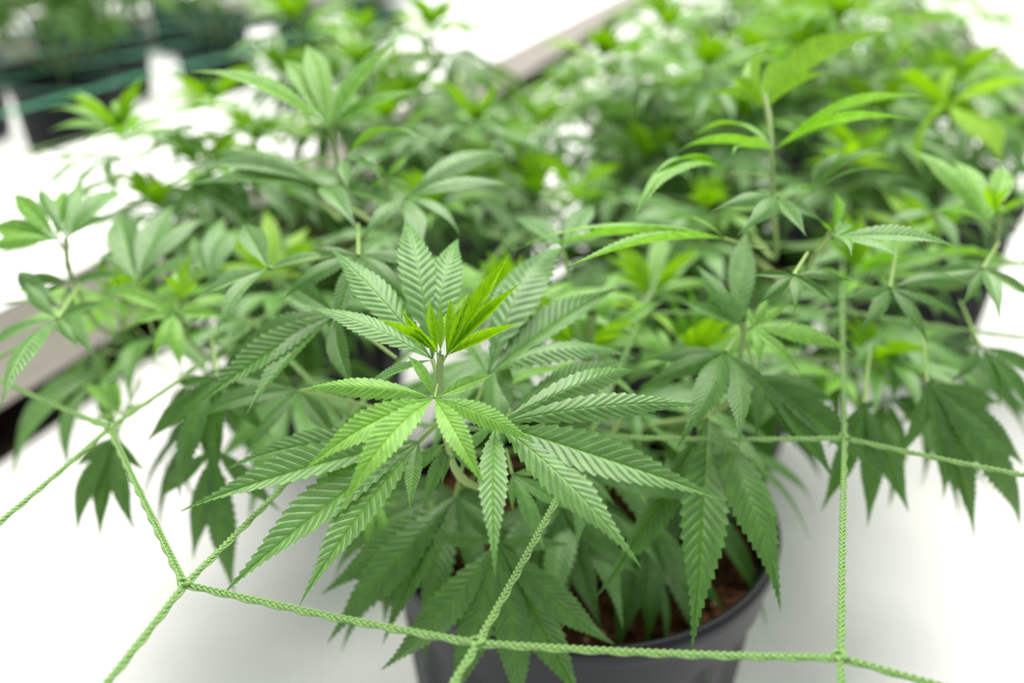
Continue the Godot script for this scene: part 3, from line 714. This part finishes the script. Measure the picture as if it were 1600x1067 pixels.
const FILL := [
	[0, Vector3(-0.095, 0.295, -0.494), Vector3(-0.099, 0.395, -0.544), 1.00, 6, true],
	[0, Vector3(-0.073, 0.314, -0.556), Vector3(-0.059, 0.384, -0.688), 1.00, 6, true],
	[0, Vector3(-0.136, 0.336, -0.504), Vector3(-0.158, 0.412, -0.583), 1.00, 6, true],
	[0, Vector3(-0.008, 0.288, -0.560), Vector3(-0.017, 0.376, -0.603), 0.90, 5, true],
	[1, Vector3(-0.387, 0.300, -0.602), Vector3(-0.388, 0.392, -0.626), 1.00, 6, true],
	[1, Vector3(-0.516, 0.312, -0.597), Vector3(-0.498, 0.379, -0.566), 1.00, 6, true],
	[1, Vector3(-0.480, 0.351, -0.741), Vector3(-0.479, 0.429, -0.759), 1.00, 6, true],
	[1, Vector3(-0.570, 0.314, -0.814), Vector3(-0.566, 0.499, -0.679), 0.85, 6, false],
	[1, Vector3(-0.336, 0.324, -0.940), Vector3(-0.267, 0.491, -0.848), 0.90, 6, false],
	[1, Vector3(-0.416, 0.307, -0.968), Vector3(-0.422, 0.478, -1.053), 1.00, 6, false],
	[1, Vector3(-0.365, 0.334, -0.741), Vector3(-0.291, 0.418, -0.780), 0.95, 6, true],
	[2, Vector3(0.015, 0.325, -0.770), Vector3(-0.029, 0.424, -0.831), 1.00, 6, true],
	[2, Vector3(0.115, 0.330, -0.731), Vector3(0.109, 0.404, -0.744), 1.00, 6, true],
	[2, Vector3(0.174, 0.312, -0.783), Vector3(0.179, 0.409, -0.834), 1.00, 6, true],
	[2, Vector3(0.085, 0.315, -0.876), Vector3(0.113, 0.454, -0.954), 1.00, 6, false],
	[2, Vector3(0.109, 0.349, -0.692), Vector3(0.132, 0.358, -0.680), 0.90, 6, true],
	[2, Vector3(-0.122, 0.333, -0.887), Vector3(-0.167, 0.418, -0.883), 1.00, 6, true],
	[2, Vector3(-0.094, 0.328, -0.950), Vector3(-0.105, 0.434, -0.978), 1.00, 6, true],
	[1, Vector3(-0.268, 0.322, -0.876), Vector3(-0.216, 0.400, -0.907), 1.00, 6, true],
	[1, Vector3(-0.297, 0.334, -0.921), Vector3(-0.265, 0.423, -1.010), 1.05, 6, true],
	[1, Vector3(-0.342, 0.333, -0.827), Vector3(-0.297, 0.409, -0.879), 1.00, 6, true],
	[1, Vector3(-0.454, 0.345, -0.804), Vector3(-0.523, 0.457, -0.842), 1.00, 6, false],
	[1, Vector3(-0.441, 0.351, -0.752), Vector3(-0.532, 0.450, -0.755), 1.00, 6, true],
	[1, Vector3(-0.455, 0.346, -0.723), Vector3(-0.549, 0.424, -0.691), 0.95, 6, true],
	[1, Vector3(-0.392, 0.341, -0.876), Vector3(-0.394, 0.473, -0.920), 1.00, 6, false],
	[1, Vector3(-0.481, 0.355, -0.859), Vector3(-0.546, 0.505, -0.803), 0.95, 6, false],
	[1, Vector3(-0.444, 0.338, -0.918), Vector3(-0.498, 0.504, -1.069), 1.00, 6, false],
	[1, Vector3(-0.383, 0.338, -0.935), Vector3(-0.261, 0.430, -1.130), 1.00, 6, false],
	[2, Vector3(0.006, 0.341, -0.984), Vector3(-0.003, 0.480, -0.994), 1.00, 6, false],
	[2, Vector3(-0.032, 0.324, -1.022), Vector3(-0.119, 0.469, -1.073), 1.00, 6, false],
	[2, Vector3(0.078, 0.341, -1.003), Vector3(0.057, 0.536, -1.097), 1.05, 6, false],
	[2, Vector3(0.116, 0.328, -1.007), Vector3(0.149, 0.480, -1.070), 1.00, 6, false],
	[2, Vector3(0.154, 0.314, -1.010), Vector3(0.241, 0.458, -1.130), 1.00, 6, false],
]


# ------------------------------------------------------------------ the net
func cord_mesh(a: Vector3, b: Vector3, sag: float, fine: bool) -> Array:
	# three strands plaited round one another and a fourth running along one edge
	var l := a.distance_to(b)
	var d := (b - a) / l
	var side := d.cross(Vector3.UP).normalized()
	var up := side.cross(d)
	var per := 0.0092
	var steps := int(l / per * (12 if fine else 4))
	var out := []
	var v := PackedVector3Array()
	var ix := PackedInt32Array()
	for s in 3:
		var pts := PackedVector3Array()
		var rad := PackedFloat32Array()
		for k in steps + 1:
			var x := l * k / steps
			var ph := TAU * (x / per + s / 3.0)
			pts.append(a + d * x + side * 0.00108 * sin(ph) + up * (0.00055 * sin(ph * 2.0) - sag * 4.0 * x * (l - x) / (l * l)))
			rad.append(0.00058)
		tube(pts, rad, 6, v, ix)
	out.append(solid(v, ix))
	var v2 := PackedVector3Array()
	var ix2 := PackedInt32Array()
	var core := PackedVector3Array()
	var crad := PackedFloat32Array()
	for k in steps + 1:
		var x := l * k / steps
		var ph := TAU * x / (per * 1.5)
		core.append(a + d * x + side * (0.0013 + 0.0004 * sin(ph)) + up * (-0.0004 + 0.0002 * cos(ph) - sag * 4.0 * x * (l - x) / (l * l)))
		crad.append(0.0006)
	tube(core, crad, 5, v2, ix2)
	out.append(solid(v2, ix2))
	return out

func rope(net: Node3D, a: Vector3, b: Vector3, sag: float, thick: float) -> void:
	var v := PackedVector3Array()
	var ix := PackedInt32Array()
	for s in 3:                                    # three strands laid round one another
		var pts := PackedVector3Array()
		var rad := PackedFloat32Array()
		for k in 121:
			var x := k / 120.0
			var ph := TAU * (x * 24.0 + s / 3.0)
			pts.append(a.lerp(b, x) - net.position + Vector3(cos(ph), sin(ph), 0) * thick * 0.5 - Vector3.UP * sag * 4.0 * x * (1.0 - x))
			rad.append(thick * 0.6)
		tube(pts, rad, 6, v, ix)
	part("rope", solid(v, ix), M.teal, net)

func cord(net: Node3D, a: Vector3, b: Vector3, fine: bool, sag := 0.0015) -> void:
	var m := cord_mesh(a - net.position, b - net.position, sag, fine)
	var c := part("cord", m[0], M.cord, net)
	part("edge_strand", m[1], M.cord, c)

func knot(net: Node3D, at_: Vector3, ways: Array) -> void:
	var v := PackedVector3Array()
	var ix := PackedInt32Array()
	# two loops of cord pulled tight over one another
	for loop in 2:
		var pts := PackedVector3Array()
		var rad := PackedFloat32Array()
		var w: Vector3 = ((ways[loop] as Vector3) - at_).normalized()
		var s := w.cross(Vector3.UP).normalized()
		for k in 19:
			var t := TAU * k / 18.0
			pts.append(at_ - net.position + w * 0.0027 * cos(t) + s * 0.0017 * sin(t) + Vector3.UP * (0.0007 * sin(2.0 * t) + 0.0006 * loop))
			rad.append(0.00085)
		tube(pts, rad, 6, v, ix)
	part("knot", solid(v, ix), M.cord, net)

func trellis() -> void:
	var net := thing("trellis_net", "light green braided trellis net stretched over the front hemp plants", "net", Vector3(0, 0.413, -0.5))
	rng.seed = 8
	# columns run away from the camera, rows across; the front knots are pulled out of square
	var cols := 13
	var rows := 9
	var g := []
	for i in rows:
		var row := []
		for j in cols:
			row.append(Vector3(-0.956 + 0.148 * j + 0.012 * i + rng.randf_range(-0.008, 0.008), 0.413 + rng.randf_range(-0.004, 0.004), -0.10 - 0.162 * i + rng.randf_range(-0.008, 0.008)))
		g.append(row)
	for k in KNOTS:
		g[k[0]][k[1] + 2] = Vector3(k[2], 0.413, k[3])
	for i in rows:
		for j in cols:
			var fine: bool = i < 5
			if j + 1 < cols:
				cord(net, g[i][j], g[i][j + 1], fine)
			if i + 1 < rows:
				cord(net, g[i][j], g[i + 1][j], fine)
			knot(net, g[i][j], [g[mini(i + 1, rows - 1)][j] if i + 1 < rows else g[i - 1][j], g[i][j + 1] if j + 1 < cols else g[i][j - 1]])

# the teal net over the shady bed: long ropes with cross cords
func shady_net() -> void:
	var net := thing("trellis_net", "teal rope net stretched low over the shady bed across the walkway", "net", Vector3(-2.2, 0.31, -2.8))
	var xs := [-1.57, -1.88, -2.2, -2.55, -2.9]
	for x in xs:
		for k in 5:
			rope(net, Vector3(x, 0.31, -1.0 - k), Vector3(x, 0.31, -2.0 - k), 0.008, 0.0042 if x > -1.6 else 0.003)
	for k in 20:
		var z := -1.0 - 0.26 * k
		for i in 4:
			rope(net, Vector3(xs[i], 0.31, z), Vector3(xs[i + 1], 0.31, z), 0.006, 0.0018)

# row, column, x, z of the front knots
const KNOTS := [[0, 1, -0.50, -0.13], [0, 2, -0.332, -0.19], [0, 3, -0.213, -0.10], [0, 4, -0.104, -0.10], [0, 5, 0.053, -0.125], [0, 6, 0.20, -0.11],
	[1, 1, -0.475, -0.391], [1, 2, -0.340, -0.351], [1, 3, -0.219, -0.247], [1, 4, -0.082, -0.248], [1, 5, 0.062, -0.279], [1, 6, 0.212, -0.264],
	[2, 1, -0.47, -0.54], [2, 2, -0.333, -0.503], [2, 3, -0.210, -0.399], [2, 4, -0.066, -0.416], [2, 5, 0.076, -0.452], [2, 6, 0.222, -0.434],
	[3, 1, -0.46, -0.68], [3, 2, -0.33, -0.65], [3, 3, -0.205, -0.56], [3, 4, -0.059, -0.598], [3, 5, 0.088, -0.641], [3, 6, 0.236, -0.624],
	[4, 1, -0.46, -0.83], [4, 2, -0.32, -0.80], [4, 3, -0.20, -0.73], [4, 4, -0.054, -0.760], [4, 5, 0.10, -0.80], [4, 6, 0.25, -0.79]]

# ------------------------------------------------------------------ plants farther back
func neighbours() -> void:
	rng.seed = 31
	for i in BACK.size():
		var b: Array = BACK[i]
		var f := Vector3(b[0], 0, b[1])
		pot(f, b[3], false)
		var p := thing("hemp_plant", b[2], "plant", f + Vector3(0, 0.24, 0), b[4])
		branch(p, "stem", [f + Vector3(0, 0.235, 0), f + Vector3(0.006, 0.30, 0.004), f + Vector3(0.0, 0.37, -0.01)], 0.006, 0.004)
		var n: int = b[5]
		var height: float = b[6]
		var turn := rng.randf_range(0, TAU)
		for k in n:
			var a := turn + TAU * k / n + rng.randf_range(-0.3, 0.3)
			var r := (0.0 if k == 0 else 0.23) * rng.randf_range(0.6, 1.15)
			var apex := f + Vector3(cos(a) * r, height * rng.randf_range(0.86, 1.06) - (0.0 if k == 0 else 0.04), sin(a) * r)
			var foot := f + Vector3(cos(a) * r * 0.15, 0.30, sin(a) * r * 0.15)
			branch(p, "branch", [foot, (foot + apex) / 2 + Vector3(cos(a), -0.3, sin(a)) * 0.03, apex], 0.0033, 0.0015)
			shoot(p, foot, apex, rng.randf_range(0.9, 1.15), b[7], false, true)
	for a in APEX:
		var p2: Node3D = get_node(NodePath(a[0]))
		var foot2: Vector3 = p2.position + Vector3(0, 0.07, 0)
		branch(p2, "branch", [foot2, (foot2 + a[1]) / 2 + Vector3(0, -0.03, 0), a[1]], 0.0033, 0.0015)
		shoot(p2, foot2, a[1], a[2], 6, false, false)

const BACK := [
	[-0.50, -1.55, "tall tipped hemp plant behind the walkway side plant, rising above the taupe edging", "black nursery pot under the tall tipped hemp plant", "hemp plants deeper in the netted bed", 3, 0.46, 6],
	[-0.10, -1.36, "leafy hemp plant with several bright tips behind the arching-leaf plant", "black nursery pot under the leafy hemp plant with several bright tips", "hemp plants deeper in the netted bed", 4, 0.47, 6],
	[0.30, -1.50, "hemp plant with pale upright tips behind the broad smooth bright leaves", "black nursery pot under the hemp plant with pale upright tips", "hemp plants deeper in the netted bed", 5, 0.48, 6],
	[-0.18, -1.95, "hemp plant standing out of focus behind the three netted front plants", "black nursery pot under an out of focus hemp plant behind the front three", "hemp plants deeper in the netted bed", 6, 0.50, 6],
	[0.20, -2.05, "hemp plant standing out of focus behind the three netted front plants", "black nursery pot under an out of focus hemp plant behind the front three", "hemp plants deeper in the netted bed", 6, 0.52, 6],
	[-0.05, -2.60, "hemp plant standing out of focus behind the three netted front plants", "black nursery pot under an out of focus hemp plant behind the front three", "hemp plants deeper in the netted bed", 7, 0.52, 6],
	[0.38, -2.75, "hemp plant standing out of focus behind the three netted front plants", "black nursery pot under an out of focus hemp plant behind the front three", "hemp plants deeper in the netted bed", 7, 0.52, 6],
	[0.10, -3.30, "hemp plant standing out of focus behind the three netted front plants", "black nursery pot under an out of focus hemp plant behind the front three", "hemp plants deeper in the netted bed", 7, 0.52, 6],
	[0.70, -1.34, "hemp plant standing out of focus behind the three netted front plants", "black nursery pot under an out of focus hemp plant behind the front three", "hemp plants deeper in the netted bed", 6, 0.42, 6],
	[-1.90, -1.35, "dense shady hemp plant in the first rank along the walkway under the thick teal rope", "dark nursery pot in the first rank along the walkway under the thick teal rope", "hemp plants in the shady bed", 8, 0.66, 6],
	[-1.90, -2.10, "dense shady hemp plant in the first rank along the walkway under the thick teal rope", "dark nursery pot in the first rank along the walkway under the thick teal rope", "hemp plants in the shady bed", 8, 0.66, 6],
	[-1.88, -2.85, "dense shady hemp plant in the first rank along the walkway under the thick teal rope", "dark nursery pot in the first rank along the walkway under the thick teal rope", "hemp plants in the shady bed", 8, 0.66, 6],
	[-1.90, -3.60, "dense shady hemp plant in the first rank along the walkway under the thick teal rope", "dark nursery pot in the first rank along the walkway under the thick teal rope", "hemp plants in the shady bed", 8, 0.66, 6],
	[-1.90, -4.40, "dense shady hemp plant in the first rank along the walkway under the thick teal rope", "dark nursery pot in the first rank along the walkway under the thick teal rope", "hemp plants in the shady bed", 8, 0.66, 6],
	[-2.60, -1.70, "dense shady hemp plant in the second rank of the bed with the teal net", "dark nursery pot in the second rank of the bed with the teal net", "hemp plants in the shady bed", 8, 0.66, 6],
	[-2.60, -2.40, "dense shady hemp plant in the second rank of the bed with the teal net", "dark nursery pot in the second rank of the bed with the teal net", "hemp plants in the shady bed", 8, 0.66, 6],
	[-2.60, -3.20, "dense shady hemp plant in the second rank of the bed with the teal net", "dark nursery pot in the second rank of the bed with the teal net", "hemp plants in the shady bed", 8, 0.66, 6],
	[-2.60, -4.00, "dense shady hemp plant in the second rank of the bed with the teal net", "dark nursery pot in the second rank of the bed with the teal net", "hemp plants in the shady bed", 8, 0.66, 6],
	[-3.20, -2.70, "dense shady hemp plant in the rearmost rank of the bed with the teal net", "dark nursery pot in the rearmost rank of the bed with the teal net", "hemp plants in the shady bed", 8, 0.66, 6],
	[-3.20, -3.60, "dense shady hemp plant in the rearmost rank of the bed with the teal net", "dark nursery pot in the rearmost rank of the bed with the teal net", "hemp plants in the shady bed", 8, 0.66, 6],
	[-3.20, -4.50, "dense shady hemp plant in the rearmost rank of the bed with the teal net", "dark nursery pot in the rearmost rank of the bed with the teal net", "hemp plants in the shady bed", 8, 0.66, 6],
	[1.85, -4.60, "hemp plant beyond the walkway that edges the tall arching-leaf plant", "dark nursery pot beyond the walkway that edges the tall arching-leaf plant", "hemp plants beyond the far edging", 8, 0.60, 7],
	[1.85, -5.30, "hemp plant beyond the walkway that edges the tall arching-leaf plant", "dark nursery pot beyond the walkway that edges the tall arching-leaf plant", "hemp plants beyond the far edging", 8, 0.60, 7],
	[1.85, -6.00, "hemp plant beyond the walkway that edges the tall arching-leaf plant", "dark nursery pot beyond the walkway that edges the tall arching-leaf plant", "hemp plants beyond the far edging", 8, 0.60, 7],
	[2.40, -5.60, "hemp plant beyond the walkway that edges the tall arching-leaf plant", "dark nursery pot beyond the walkway that edges the tall arching-leaf plant", "hemp plants beyond the far edging", 8, 0.60, 7],
]

const APEX := [
	["hemp_plant_003", Vector3(-0.602, 0.553, -1.101), 1.00],
	["hemp_plant_003", Vector3(-0.396, 0.555, -1.077), 1.00],
	["hemp_plant_004", Vector3(-0.167, 0.533, -1.035), 0.95],
	["hemp_plant_004", Vector3(-0.046, 0.532, -0.975), 0.95],
	["hemp_plant_004", Vector3(0.009, 0.529, -1.057), 0.95],
	["hemp_plant_005", Vector3(0.091, 0.572, -1.101), 0.95],
	["hemp_plant_005", Vector3(0.238, 0.511, -1.133), 0.95],
	["hemp_plant_004", Vector3(-0.128, 0.534, -1.335), 1.05],
	["hemp_plant_004", Vector3(-0.272, 0.441, -1.306), 1.00],
	["hemp_plant_005", Vector3(0.054, 0.537, -1.443), 1.00],
	["hemp_plant_003", Vector3(-0.606, 0.513, -1.310), 1.00],
	["hemp_plant_003", Vector3(-0.637, 0.483, -1.113), 1.00],
	["hemp_plant_003", Vector3(-0.558, 0.476, -1.073), 1.00],
]
